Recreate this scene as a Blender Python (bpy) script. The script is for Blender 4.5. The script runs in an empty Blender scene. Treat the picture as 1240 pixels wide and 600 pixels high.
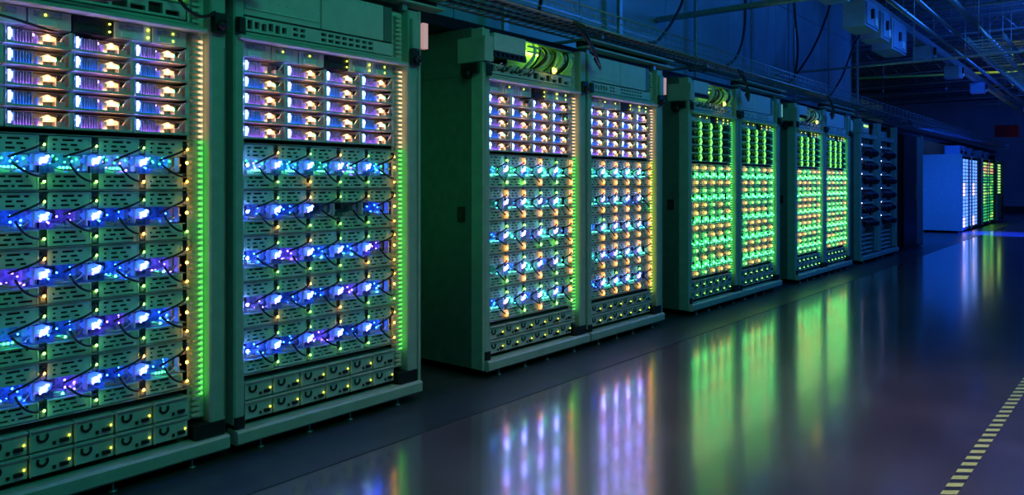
import bpy, math, random
from mathutils import Vector, Matrix
R = random.Random(7)
S = bpy.context.scene
COL = S.collection
PI = math.pi

# ------------------------------------------------------------------ materials
def _mat(name):
    m = bpy.data.materials.new(name); m.use_nodes = True
    nt = m.node_tree; b = nt.nodes['Principled BSDF']
    return m, nt, b

def paint(name, col, rough=.5, metal=0., noise=.06, scale=14., bump=.0, spec=.5):
    """painted or bare surface with a faint procedural mottling"""
    m, nt, b = _mat(name)
    tc = nt.nodes.new('ShaderNodeTexCoord'); nz = nt.nodes.new('ShaderNodeTexNoise')
    nz.inputs['Scale'].default_value = scale; nz.inputs['Detail'].default_value = 3
    nt.links.new(tc.outputs['Object'], nz.inputs['Vector'])
    rp = nt.nodes.new('ShaderNodeValToRGB')
    rp.color_ramp.elements[0].position = .3; rp.color_ramp.elements[1].position = .7
    rp.color_ramp.elements[0].color = (*[max(0, c*(1-noise*2)) for c in col], 1)
    rp.color_ramp.elements[1].color = (*[min(1, c*(1+noise)) for c in col], 1)
    nt.links.new(nz.outputs['Fac'], rp.inputs['Fac'])
    nt.links.new(rp.outputs['Color'], b.inputs['Base Color'])
    b.inputs['Roughness'].default_value = rough; b.inputs['Metallic'].default_value = metal
    b.inputs['Specular IOR Level'].default_value = spec
    if bump:
        bp = nt.nodes.new('ShaderNodeBump'); bp.inputs['Strength'].default_value = bump
        bp.inputs['Distance'].default_value = .01
        nt.links.new(nz.outputs['Fac'], bp.inputs['Height']); nt.links.new(bp.outputs['Normal'], b.inputs['Normal'])
    return m

def glow(name, col, strength):
    m, nt, b = _mat(name)
    b.inputs['Base Color'].default_value = (.8, .8, .8, 1)
    b.inputs['Emission Color'].default_value = (*col, 1)
    b.inputs['Emission Strength'].default_value = strength
    return m

M = dict(
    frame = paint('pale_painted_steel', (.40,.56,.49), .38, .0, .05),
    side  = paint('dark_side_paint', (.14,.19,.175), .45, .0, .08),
    panel = paint('zinc_panel', (.56,.84,.74), .4, .0, .05, 30),
    pale  = paint('pale_panel', (.62,.68,.66), .45, .0, .04),
    tray  = paint('tray_steel', (.80,.80,.80), .38, .0, .06, 30),
    dark  = paint('dark_plastic', (.012,.014,.016), .5, .0, .1),
    cavity= paint('black_interior', (.02,.024,.028), .7),
    black = paint('black_rubber', (.008,.009,.011), .45),
    board = paint('circuit_board', (.30,.42,.48), .4, .0, .3, 60),
    chip  = paint('chip_black', (.03,.03,.035), .35),
    alu   = paint('aluminium', (.75,.76,.78), .28, .6, .05, 30),
    white = paint('white_plastic', (.8,.8,.8), .4),
    purple= paint('memory_green', (.25,.32,.5), .4, .0, .2, 50),
    shelf = paint('shelf_steel', (.30,.38,.34), .4, .3),
    comb  = paint('comb_plastic', (.75,.76,.70), .4),
    pipe  = paint('yellow_green_pipe', (.75,.85,.10), .5),
    galv  = paint('galvanised', (.38,.42,.45), .35, .7, .12, 25),
    deck  = paint('roof_deck', (.16,.19,.22), .5, .2, .15, 3),
    upwall= paint('containment_panel', (.30,.42,.52), .32, .0, .10, 1.2),
    box   = paint('box_enamel', (.30,.42,.62), .4),
    red   = paint('red_lens', (.45,.02,.03), .4),
    maroon= paint('maroon_cable', (.22,.05,.05), .5),
    wall  = paint('wall_paint', (.35,.4,.5), .6, .0, .08, 1.),
    blackcab = paint('black_cabinet', (.015,.016,.02), .35),
    tan   = paint('tan_cable', (.45,.30,.16), .5),
    blue  = glow('blue_light', (.16,.22,1.0), 150),
    halo_b = glow('blue_halo', (.03,.10,1.0), 2.2),  # LED halo put in as a glowing plate around the dome
    lampb = glow('deep_blue_fill', (.01,.07,1.0), 60),  # fill glow added inside the sleds to tint their bays
    fill_bv = glow('violet_blue_fill', (.12,.05,1.0), 50),
    fill_o = glow('orange_fill', (1.0,.38,.14), 32),
    fill_sb = glow('server_blue_fill', (.01,.10,1.0), 26),
    fill_sv = glow('server_violet_fill', (.36,.10,1.0), 22),
    lampg = glow('green_fill_low', (.03,1.0,.25), 7),
    halo_d = glow('deep_blue_halo', (.015,.06,1.0), .75),  # blue spill round the centre light, drawn as a glowing plate
    halo_p = glow('peach_halo', (1.0,.42,.18), 1.5),  # orange spill round the server light, drawn as a glowing plate
    fill_gg = glow('green_fill_far', (.05,1.0,.14), 26),
    lampam = glow('amber_lamp', (1.0,.34,.03), 9),
    bluebar = glow('ice_blue_light', (.16,.34,1.0), 7),
    violet= glow('violet_light', (.35,.15,1.0), 22),
    orange= glow('orange_light', (1.0,.46,.18), 90),
    halo_o = glow('orange_halo', (1.0,.50,.18), 2.0),  # halo of the orange light, given a glow of its own
    amber = glow('amber_light', (1.0,.40,.03), 22),
    peach = glow('peach_comb_glow', (1.0,.50,.26), 1.6),
    green = glow('green_light', (.05,1.0,.22), 9),
    greenhi = glow('bright_green_light', (.10,1.0,.12), 20),
    greenst = glow('green_comb_glow', (.12,1.0,.10), 1.5),
    cyan  = glow('cyan_light', (.10,.9,.65), 20),
    lime  = glow('lime_light', (.28,1.0,.08), 10),
    yellow= glow('yellow_light', (.95,1.0,.05), 5),
    ice   = glow('white_blue_light', (.35,.5,1.0), 2.0),
    pinkst= glow('pink_light', (1.0,.55,.75), 2.4),
    ambst = glow('amber_green_comb_glow', (.75,.9,.06), 1.4),
    sidegreen = glow('green_side_fill', (.06,1.0,.20), 4.5),
    sidelow = glow('dim_green_side_fill', (.04,1.0,.35), .8),
    fill_cy = glow('cyan_board_fill', (.03,.85,.62), 24),
)

# ------------------------------------------------------------------ mesh maker
class MB:
    def __init__(s): s.v=[]; s.f=[]; s.m=[]; s.mats=[]; s.sm=[]
    def _mi(s, mat):
        if mat not in s.mats: s.mats.append(mat)
        return s.mats.index(mat)
    def raw(s, vs, fs, mat, smooth=False):
        o=len(s.v); s.v += [tuple(v) for v in vs]; k=s._mi(mat)
        for f in fs: s.f.append(tuple(o+i for i in f)); s.m.append(k); s.sm.append(smooth)
    def box(s, x0,x1,y0,y1,z0,z1, mat='frame'):
        vs=[(x,y,z) for x in (x0,x1) for y in (y0,y1) for z in (z0,z1)]
        s.raw(vs, [(0,1,3,2),(4,6,7,5),(0,4,5,1),(2,3,7,6),(0,2,6,4),(1,5,7,3)], mat)
        return s
    def cbox(s, x0,x1,y0,y1,z0,z1, mat='frame', c=.006, axis=2):
        """box with its four long edges chamfered"""
        a,b = [(1,2),(2,0),(0,1)][axis]
        lo=(x0,y0,z0); hi=(x1,y1,z1)
        A0,A1,B0,B1 = lo[a],hi[a],lo[b],hi[b]
        c=min(c,(A1-A0)*.45,(B1-B0)*.45)
        ring=[(A0+c,B0),(A1-c,B0),(A1,B0+c),(A1,B1-c),(A1-c,B1),(A0+c,B1),(A0,B1-c),(A0,B0+c)]
        vs=[]
        for t in (lo[axis],hi[axis]):
            for p,q in ring:
                v=[0,0,0]; v[axis]=t; v[a]=p; v[b]=q; vs.append(tuple(v))
        fs=[(i,(i+1)%8,8+(i+1)%8,8+i) for i in range(8)]+[tuple(range(7,-1,-1)),tuple(range(8,16))]
        s.raw(vs,fs,mat); return s
    def tube(s, pts, r, n=6, mat='black', cap=True):
        P=[Vector(p) for p in pts]; vs=[]; fs=[]
        t=(P[1]-P[0]).normalized()
        u=t.cross(Vector((0,0,1)))
        if u.length<.05: u=t.cross(Vector((1,0,0)))
        u.normalize()
        for i,p in enumerate(P):
            a=P[max(i-1,0)]; b=P[min(i+1,len(P)-1)]
            t=(b-a).normalized(); u=(u-t*u.dot(t)); u.normalize(); w=t.cross(u)
            for k in range(n):
                an=2*PI*k/n; vs.append(p+u*(math.cos(an)*r)+w*(math.sin(an)*r))
        for i in range(len(P)-1):
            for k in range(n): fs.append((i*n+k,i*n+(k+1)%n,(i+1)*n+(k+1)%n,(i+1)*n+k))
        if cap:
            fs.append(tuple(range(n-1,-1,-1))); e=(len(P)-1)*n; fs.append(tuple(range(e,e+n)))
        s.raw(vs,fs,mat,True); return s
    def dome(s, x,y,z, r, mat, n=8, h=None):
        """lens bulging towards +x"""
        h=h or r; vs=[(x+h,y,z)]; fs=[]
        for a in (.5,1.):
            an=a*PI/2
            for k in range(n):
                t=2*PI*k/n; vs.append((x+h*math.cos(an), y+r*math.sin(an)*math.cos(t), z+r*math.sin(an)*math.sin(t)))
        for k in range(n):
            j=(k+1)%n; fs.append((0,1+k,1+j)); fs.append((1+k,1+n+k,1+n+j,1+j))
        s.raw(vs,fs,mat,True); return s
    def disc_ring(s, x,y,z, r0,r1, mat, a0=0,a1=2*PI, n=14, t=.004):
        vs=[];fs=[]
        for i in range(n+1):
            an=a0+(a1-a0)*i/n; c,d=math.cos(an),math.sin(an)
            vs += [(x,y+r0*c,z+r0*d),(x,y+r1*c,z+r1*d),(x+t,y+r0*c,z+r0*d),(x+t,y+r1*c,z+r1*d)]
        for i in range(n):
            a=4*i;b=a+4
            fs += [(a+2,a+3,b+3,b+2),(a+1,b+1,b+3,a+3),(a,a+2,b+2,b)]
        s.raw(vs,fs,mat); return s
    def holes(s, x, y0,y1,z0,z1, hs, mat, depth=.006, inner=None):
        """sheet facing +x with rectangular openings whose walls go back by depth"""
        ys=sorted({y0,y1,*[h[0] for h in hs],*[h[1] for h in hs]})
        zs=sorted({z0,z1,*[h[2] for h in hs],*[h[3] for h in hs]})
        inside=lambda a,b:any(h[0]<a<h[1] and h[2]<b<h[3] for h in hs)
        for j in range(len(zs)-1):
            i=0
            while i<len(ys)-1:
                if inside((ys[i]+ys[i+1])/2,(zs[j]+zs[j+1])/2): i+=1; continue
                k=i
                while k<len(ys)-1 and not inside((ys[k]+ys[k+1])/2,(zs[j]+zs[j+1])/2): k+=1
                s.raw([(x,ys[i],zs[j]),(x,ys[k],zs[j]),(x,ys[k],zs[j+1]),(x,ys[i],zs[j+1])],[(0,1,2,3)],mat)
                i=k
        for a,b,c,d in hs:
            q=x-depth
            s.raw([(x,a,c),(x,b,c),(x,b,d),(x,a,d),(q,a,c),(q,b,c),(q,b,d),(q,a,d)],
                  [(0,4,5,1),(1,5,6,2),(2,6,7,3),(3,7,4,0)],mat)
        q=x-depth
        s.raw([(x,y0,z0),(x,y1,z0),(x,y1,z1),(x,y0,z1),(q,y0,z0),(q,y1,z0),(q,y1,z1),(q,y0,z1)],
              [(0,4,5,1),(1,5,6,2),(2,6,7,3),(3,7,4,0)],mat)
        s.raw([(q,y0,z0),(q,y1,z0),(q,y1,z1),(q,y0,z1)],[(0,1,2,3)],inner or 'cavity')
        return s
    def mesh(s, name):
        me=bpy.data.meshes.new(name); me.from_pydata(s.v,[],s.f)
        for k in s.mats: me.materials.append(M[k])
        me.polygons.foreach_set('material_index',s.m); me.polygons.foreach_set('use_smooth',s.sm)
        me.update(); return me

def link(name, data, parent=None, loc=(0,0,0), rz=0):
    o=bpy.data.objects.new(name,data); COL.objects.link(o)
    o.location=loc; o.rotation_euler=(0,0,rz)
    if parent is not None: o.parent=parent
    return o
def tag(o,label=None,cat=None,group=None,kind=None):
    for k,v in (('label',label),('category',cat),('group',group),('kind',kind)):
        if v: o[k]=v
    return o
def thing(name,loc,label,cat,group=None,rz=0):
    return tag(link(name,None,None,loc,rz),label,cat,group)
def struct(name,mb):
    return tag(link(name,mb.mesh(name)),kind='structure')
CACHE={}
def part(name,key,fn,parent,loc=(0,0,0),label=None):
    """a part whose mesh is shared by every copy with the same key"""
    if key not in CACHE:
        mb=MB(); fn(mb); CACHE[key]=mb.mesh(name)
    o=link(name,CACHE[key],parent,loc)
    if label: o['label']=label
    return o

ORD=['first','second','third','fourth','fifth','sixth','seventh','eighth','ninth','tenth']
def bez(p0,p1,p2,p3,n=10):
    p0,p1,p2,p3=map(Vector,(p0,p1,p2,p3))
    return [p0*(1-t)**3+p1*3*t*(1-t)**2+p2*3*t*t*(1-t)+p3*t**3 for t in [i/n for i in range(n+1)]]

# ------------------------------------------------------------------ the setting
def floor_mat():
    m,nt,b=_mat('polished_concrete'); N=nt.nodes; L=nt.links
    tc=N.new('ShaderNodeTexCoord')
    n1=N.new('ShaderNodeTexNoise'); n1.inputs['Scale'].default_value=1.3; n1.inputs['Detail'].default_value=6; n1.inputs['Roughness'].default_value=.6
    n2=N.new('ShaderNodeTexNoise'); n2.inputs['Scale'].default_value=28; n2.inputs['Detail'].default_value=4
    L.new(tc.outputs['Object'],n1.inputs['Vector']); L.new(tc.outputs['Object'],n2.inputs['Vector'])
    r=N.new('ShaderNodeValToRGB'); r.color_ramp.elements[0].color=(.085,.075,.085,1); r.color_ramp.elements[1].color=(.15,.13,.15,1)
    r.color_ramp.elements[0].position=.35; r.color_ramp.elements[1].position=.68
    L.new(n1.outputs['Fac'],r.inputs['Fac'])
    L.new(r.outputs['Color'],b.inputs['Base Color'])
    mr=N.new('ShaderNodeMapRange'); mr.inputs['To Min'].default_value=.17; mr.inputs['To Max'].default_value=.27
    L.new(n1.outputs['Fac'],mr.inputs['Value']); L.new(mr.outputs['Result'],b.inputs['Roughness'])
    bp=N.new('ShaderNodeBump'); bp.inputs['Strength'].default_value=.05; bp.inputs['Distance'].default_value=.004
    L.new(n2.outputs['Fac'],bp.inputs['Height']); L.new(bp.outputs['Normal'],b.inputs['Normal'])
    b.inputs['Specular IOR Level'].default_value=.9
    b.inputs['Coat Weight'].default_value=1; b.inputs['Coat Roughness'].default_value=.12; b.inputs['Coat IOR'].default_value=1.75
    return m
M['floor']=floor_mat()
M['strip']=paint('floor_strip',(.035,.055,.065),.30,.0,.15,6,spec=.6)
M['tape_y']=paint('tape_yellow',(.75,.85,.28),.5,.0,.1,20)
M['tape_k']=paint('tape_black',(.03,.03,.035),.5)

mb=MB(); mb.box(-6,7,-3,40,-.2,0,'floor'); struct('floor',mb)
mb=MB(); mb.box(-.75,.45,-1.2,31.2,.0005,.003,'strip')
for y in [ -1.2+1.5*i for i in range(22)]: pass
struct('floor_strip',mb)
mb=MB()
for i in range(88):                                     # ribbed roof deck
    y=-3+i*.5
    if y<39.6: mb.box(-5.9,6.9,y,y+.26,5.02,5.10,'deck')
mb.box(-6,7,-3,40,5.10,5.3,'deck'); struct('ceiling',mb)
mb=MB(); mb.box(-6,7,40,40.2,0,5.3,'wall'); mb.box(-1.3,2.2,39.94,40,0,.25,'dark'); struct('wall_end',mb)
mb=MB(); mb.box(7,7.2,-3,40,0,5.3,'wall'); struct('wall_right',mb)
# hot-aisle containment wall behind the racks, with seams
mb=MB()
y=-1.0; mbw=mb
while y<16.0:
    mb.box(-1.14,-1.06,y+.006,min(y+1.84,16.1)-.006,.0,4.99,'upwall'); y+=1.84
mb.box(-1.13,-1.08,-1,16.1,0,4.98,'upwall')
for z in (2.95,4.1): mb.box(-1.06,-1.052,-1,16.1,z,z+.02,'galv')
struct('wall_containment',mb)
mb=MB(); mb.box(-1.14,-1.06,19.0,31.3,0,2.55,'upwall'); struct('wall_containment_far',mb)

# hazard tape on the floor
def fpt(x,y):                    # floor point under a photograph pixel
    f=915.; th=math.atan(745/f); t=1.277*f/(y-222.)
    lat=(x-620)*t/f
    return Vector((3.24-math.sin(th)*t+math.cos(th)*lat, math.cos(th)*t+math.sin(th)*lat,0))
A=fpt(1133,622); B=fpt(1252,449)
d=(B-A); Ln=d.length; d.normalize(); nrm=Vector((d.y,-d.x,0)); w=.027; mb=MB()
mb.raw([A+nrm*w+Vector((0,0,.0007)),A-nrm*w+Vector((0,0,.0007)),B-nrm*w+Vector((0,0,.0007)),B+nrm*w+Vector((0,0,.0007))],[(0,1,2,3)],'tape_k')
p=0.; st=.104
while p<Ln-.1:
    q=[]
    for s_,o_ in ((1,.044),(-1,0),(-1,st*.5),(1,.044+st*.5)):
        q.append(A+d*(p+o_)+nrm*(w*s_)+Vector((0,0,.0014)))
    mb.raw(q,[(0,1,2,3)],'tape_y'); p+=st
tp=link('hazard_tape',mb.mesh('hazard_tape')); tag(tp,'yellow and black striped hazard tape stuck along the polished floor','tape')

# ------------------------------------------------------------------ rack
CW=.1905; C0=.062; SW=.238; DW=.1588; BW=1.185
MODZ=[1.357-.2215*i for i in range(5)]       # centres of the five sled rows
SRVZ=[1.8425-.079*i for i in range(5)]

def segs(m,W,z0,z1,mat):  # small glow bits added along the comb
    z=.2345
    while z<z1:
        if z>z0: m.box(-.0555,-.038,W-.104,W-.094,z,z+.010,mat)
        z+=.0255
def rack(y0, name_of, label, group, left_side, right_side, kind, strip_lo='greenst', strip_hi='peach', W=BW, top=2.30):
    t=thing('server_rack',(0,y0,0),label,'server rack',group)
    part('post',('postL',),lambda m:m.cbox(-.10,0,0,.055,.14,2.285,'frame',.008),t)
    part('post',('postR',W),lambda m:(m.cbox(-.10,0,W-.078,W,.14,2.285,'frame',.008),m.cbox(0.0005,.004,W-.012,W-.006,.2,1.9,'shelf',.001)),t)
    part('base_rail',('base',W),lambda m:(m.cbox(-.06,.035,0,W,.05,.118,'frame',.010,1),m.box(-.9,-.06,.01,W-.01,.06,.10,'shelf')),t)
    part('corner_block',('cbl',),lambda m:m.cbox(-.09,.008,.002,.058,.1185,.175,'dark',.01),t)
    part('corner_block',('cbr',W),lambda m:m.cbox(-.09,.008,W-.155,W-.002,.1185,.185,'dark',.012),t)
    for yy in (.14,.42,.68,1.02):
        part('levelling_foot',('foot',),lambda m:(m.tube([(-.0,0,.0035),(-.0,0,.012)],.016,10,'galv'),m.tube([(-.0,0,.012),(-.0,0,.0505)],.006,8,'galv')),t,(0,yy,0))
    for yy in (.06,1.1):
        part('levelling_foot',('footb',),lambda m:(m.tube([(-.85,0,.0035),(-.85,0,.012)],.03,10,'galv'),m.tube([(-.85,0,.012),(-.85,0,.062)],.012,8,'galv')),t,(0,yy,0))
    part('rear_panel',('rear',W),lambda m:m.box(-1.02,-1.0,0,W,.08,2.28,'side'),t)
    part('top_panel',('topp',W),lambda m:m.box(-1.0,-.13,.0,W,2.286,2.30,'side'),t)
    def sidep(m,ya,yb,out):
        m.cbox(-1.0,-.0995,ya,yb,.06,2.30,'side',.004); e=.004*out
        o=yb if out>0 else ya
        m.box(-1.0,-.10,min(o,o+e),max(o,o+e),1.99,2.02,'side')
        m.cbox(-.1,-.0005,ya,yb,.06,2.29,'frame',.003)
    if left_side:
        sp=part('side_panel',('sideL',),lambda m:sidep(m,-.022,-.0005,-1),t)
        part('latch',('latchL',),lambda m:(m.cbox(-.22,-.15,-.032,-.0225,1.02,1.12,'dark',.006),m.cbox(-.20,-.17,-.040,-.032,1.04,1.09,'chip',.004)),sp)
    if right_side:
        sp=part('side_panel',('sideR',W),lambda m:sidep(m,W+.0005,W+.022,1),t)
        st=part('side_fill_strip',('sls',W,kind),lambda m:m.cbox(-.52,-.50,W+.023,W+.030,.75,2.0,'sidegreen' if kind=='A' else 'sidelow',.003),sp,label='added green strip hidden in the gap')  # unseen strip added to green the side panel facing it
    # comb beside the server column; added glow stands in for reflected server light
    def comb(m):
        m.box(-.062,-.056,W-.158,W-.080,.205,2.27,'comb')
        z=.22
        while z<2.26:
            m.box(-.056,-.030,W-.148,W-.108,z,z+.0125,'comb'); z+=.0255
    part('cable_comb',('comb',W),comb,t,label='pale comb of horizontal teeth')
    part('comb_glow',('ls1',W,strip_hi),lambda m:segs(m,W,1.48,1.93,strip_hi),t,label='warm glow added beside the comb teeth')
    part('comb_glow',('ls2',W,strip_lo),lambda m:segs(m,W,.30,1.46,strip_lo),t,label='added green strip hidden in the gap')
    # shelves between rows
    for z in [m_-.1108 for m_ in MODZ]+[MODZ[0]+.1108]:
        part('shelf',('shelf',W),lambda m:m.cbox(-.40,-.012,.0605,W-.165,-.0022,.0022,'shelf',.001,1),t,(0,0,z))
    part('inner_back',('iback',W),lambda m:(m.box(-.42,-.41,.056,W-.08,.13,2.2,'cavity'),),t,label='dark inner back wall')
    part('shelf_lip',('lip',W),lambda m:(m.cbox(-.10,.028,.018,W-.105,1.955,1.975,'frame',.005,1),m.cbox(-.10,.010,.0565,W-.160,1.976,1.994,'frame',.005,1)),t)
    part('clamp',('clampL',),lambda m:(m.cbox(.0005,.030,.001,.050,1.985,2.055,'black',.012),),t,label='black cable clamp')
    part('clamp',('clampR',W),lambda m:(m.cbox(.0005,.030,W-.082,W-.004,1.965,2.055,'black',.012),m.tube([(.03,W-.04,2.0),(.05,W-.04,2.0)],.022,10,'black')),t,label='black cable clamp')
    if left_side:
        part('corner_box',('cboxL',),lambda m:m.cbox(-.22,.028,-.030,.058,2.072,2.235,'frame',.006),t)
        part('hinge_boss',('boss',),lambda m:(m.tube([(-.12,-.024,1.99),(-.12,-.06,1.99)],.032,10,'black'),m.cbox(-.18,-.02,-.045,-.023,1.995,2.06,'black',.008)),t)
    if right_side:
        part('corner_box',('cboxR',W),lambda m:m.cbox(-.20,.026,W-.07,W+.0,2.062,2.235,'frame',.006),t)
        part('tag_plate',('tagp',W,kind),lambda m:m.cbox(-.02,.018,W+.024,W+.066,2.075,2.225,'tag'+kind,.004),t,label={'A':'pink plate with painted-in glow','B':'pink plate with painted-in glow','C':'lime plate with painted-in glow','D':'blue plate with painted-in glow'}[kind])
    return t
M['tagA']=glow('pink_plate_painted_glow',(1.0,.42,.45),.42); M['tagB']=M['tagA']; M['tagC']=glow('lime_plate_painted_glow',(.35,1.0,.35),.25); M['tagD']=glow('blue_plate_painted_glow',(.05,.35,1.0),.30)  # light falling on the plates is put in as their own glow

# --- lit server (top rows)
def server(y0,k,row,rackword,style):
    y=y0+C0+SW*k; z=SRVZ[row]
    look={'A':'blue and peach lit','B':'peach and blue lit','C':'dark green-dotted','D':'dark lime-dotted'}[style]
    t=thing('server',(0,y,z),f'{look} server, {ORD[k]} along in {ORD[row]} lit row of {rackword}','server',f'lit servers in {rackword}')
    w=SW-.006; h=.0365
    def tray(m):
        m.box(-.30,-.012,.002,w,-h,-h+.003,'tray'); m.box(-.30,-.018,.002,.005,-h,h-.006,'tray'); m.box(-.30,-.018,w-.003,w,-h,h-.006,'tray')
        m.box(-.30,-.297,.002,w,-h,h-.004,'tray'); m.box(-.29,-.10,.002,w,h-.006,h-.004,'tray')
        m.box(-.016,-.012,.002,w,-h,-h+.009,'tray'); m.box(-.016,-.012,w-.012,w,-h,h-.006,'tray')
    part('tray',('tray',),tray,t)
    part('circuit_board',('pcb',),lambda m:(m.box(-.28,-.035,.008,w-.006,-h+.005,-h+.0075,'board'),m.box(-.11,-.108,.10,w-.016,-h+.008,h-.010,'board')),t)
    dk = style in 'CD'
    def heat(m):
        for i in range(7):
            yy=.034+i*.0098; m.box(-.075,-.030,yy,yy+.0036,-h+.009,h-.014-.004*(i%3),'alu' if not dk else 'chip')
    part('memory_module',('heat',dk),heat,t)
    part('connector_block',('conn',dk),lambda m:m.box(-.060,-.026,.112,.130,-h+.008,.004,'white' if not dk else 'chip'),t)
    part('connector_block',('conn2',dk),lambda m:(m.box(-.06,-.024,.176,.210,-h+.008,-.006,'alu' if not dk else 'chip'),m.box(-.05,-.03,.182,.205,-.006,.016,'chip')),t)
    part('cable',('conn3',dk),lambda m:m.tube([(-.022,.192,-.008),(-.015,.200,.010),(-.02,.216,.024)],.0035,5,'white' if not dk else 'chip'),t,label='small white cable')
    if not dk:
        lb='fill_sb' if row%2 else 'fill_sv'  # fill strips added low behind the lip to colour the tray
        part('board_fill',('bl1',lb),lambda m:m.box(-.026,-.020,.024,.104,-h+.004,-h+.0075,lb),t,label='blue fill strip added behind the tray lip')
        part('board_fill',('bl2',),lambda m:m.box(-.023,-.020,.118,.172,-h+.004,-h+.0075,'fill_o'),t,label='orange fill strip added behind the tray lip')
    else: part('board_fill',('bl3',),lambda m:m.box(-.026,-.020,.12,.19,-h+.004,-h+.0075,'lampg'),t,label='green fill strip added behind the tray lip')
    if not dk:
        part('blue_light',('bbar',),lambda m:(m.cbox(-.030,-.017,.012,.020,-.022,.022,'bluebar',.003),m.cbox(-.030,-.020,.020,.029,-.012,.016,'halo_b',.003),m.dome(-.018,.016,.006,.006,'blue',6)),t,label='ice-blue light')
        if R.random()<.97:
            part('orange_light',('orl',),lambda m:(m.dome(-.034,.150,.004,.0075,'orange'),m.tube([(-.040,.150,.004),(-.033,.150,.004)],.014,9,'halo_o'),m.raw([(-.041,.118,.002),(-.041,.140,.014),(-.041,.168,.012),(-.041,.200,.004),(-.041,.172,-.008),(-.041,.136,-.010),(-.046,.118,.002),(-.046,.140,.014),(-.046,.168,.012),(-.046,.200,.004),(-.046,.172,-.008),(-.046,.136,-.010)],[(0,5,4,3,2,1),(6,7,8,9,10,11),(0,1,7,6),(1,2,8,7),(2,3,9,8),(3,4,10,9),(4,5,11,10),(5,0,6,11)],'halo_p')),t,label='bright peach light')
        if (row in (1,3) and R.random()<.85) or R.random()<.12:
            part('green_light',('grl',),lambda m:m.dome(-.034,.176,-.002,.006,'green'),t,label='green light')
        if style=='A' and R.random()<.5:
            part('violet_light',('vil',),lambda m:m.dome(-.06,.108,.012,.005,'violet'),t,label='violet light')
    else:
        if k<3:
            part('green_light',('gch',style),lambda m:m.tube([(-.016,w-.022,.034),(-.012,w-.006,.004),(-.016,w-.024,-.030)],.0085,6,'gchain'),t,label='bright green light')
        if R.random()<.4: part('small_light',('gsm',),lambda m:m.dome(-.03,.03,.0,.006,'lime'),t,label='lime light')
    return t
M['gchain']=glow('green_chain',(.18,1.0,.10),2.2)

# --- vented sled (lower rows)
def vent(m,za,zb,seed):
    r=random.Random(seed); h=zb-za; hs=[]
    rows=[[(.020,.040),(.055,.100),(.112,.130)],[(.022,.032),(.050,.074),(.086,.112)],[(.020,.034),(.050,.082),(.100,.120)]] if seed%2 else \
         [[(.030,.052),(.060,.105),(.118,.128)],[(.020,.030),(.044,.070),(.084,.110)],[(.022,.060),(.070,.082),(.092,.142)]]
    for i,rr in enumerate(rows):
        zc=zb-h*(.22+.28*i)
        for a,b in rr: hs.append((a,b,zc-.0042,zc+.0042))
    m.holes(-.022,.003,.156,za,zb,hs,'panel',.008)
    m.box(-.030,-.018,.1565,.1615,za,zb,'panel'); m.box(-.022,-.014,.003,.156,zb-.004,zb-.001,'panel')

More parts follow.
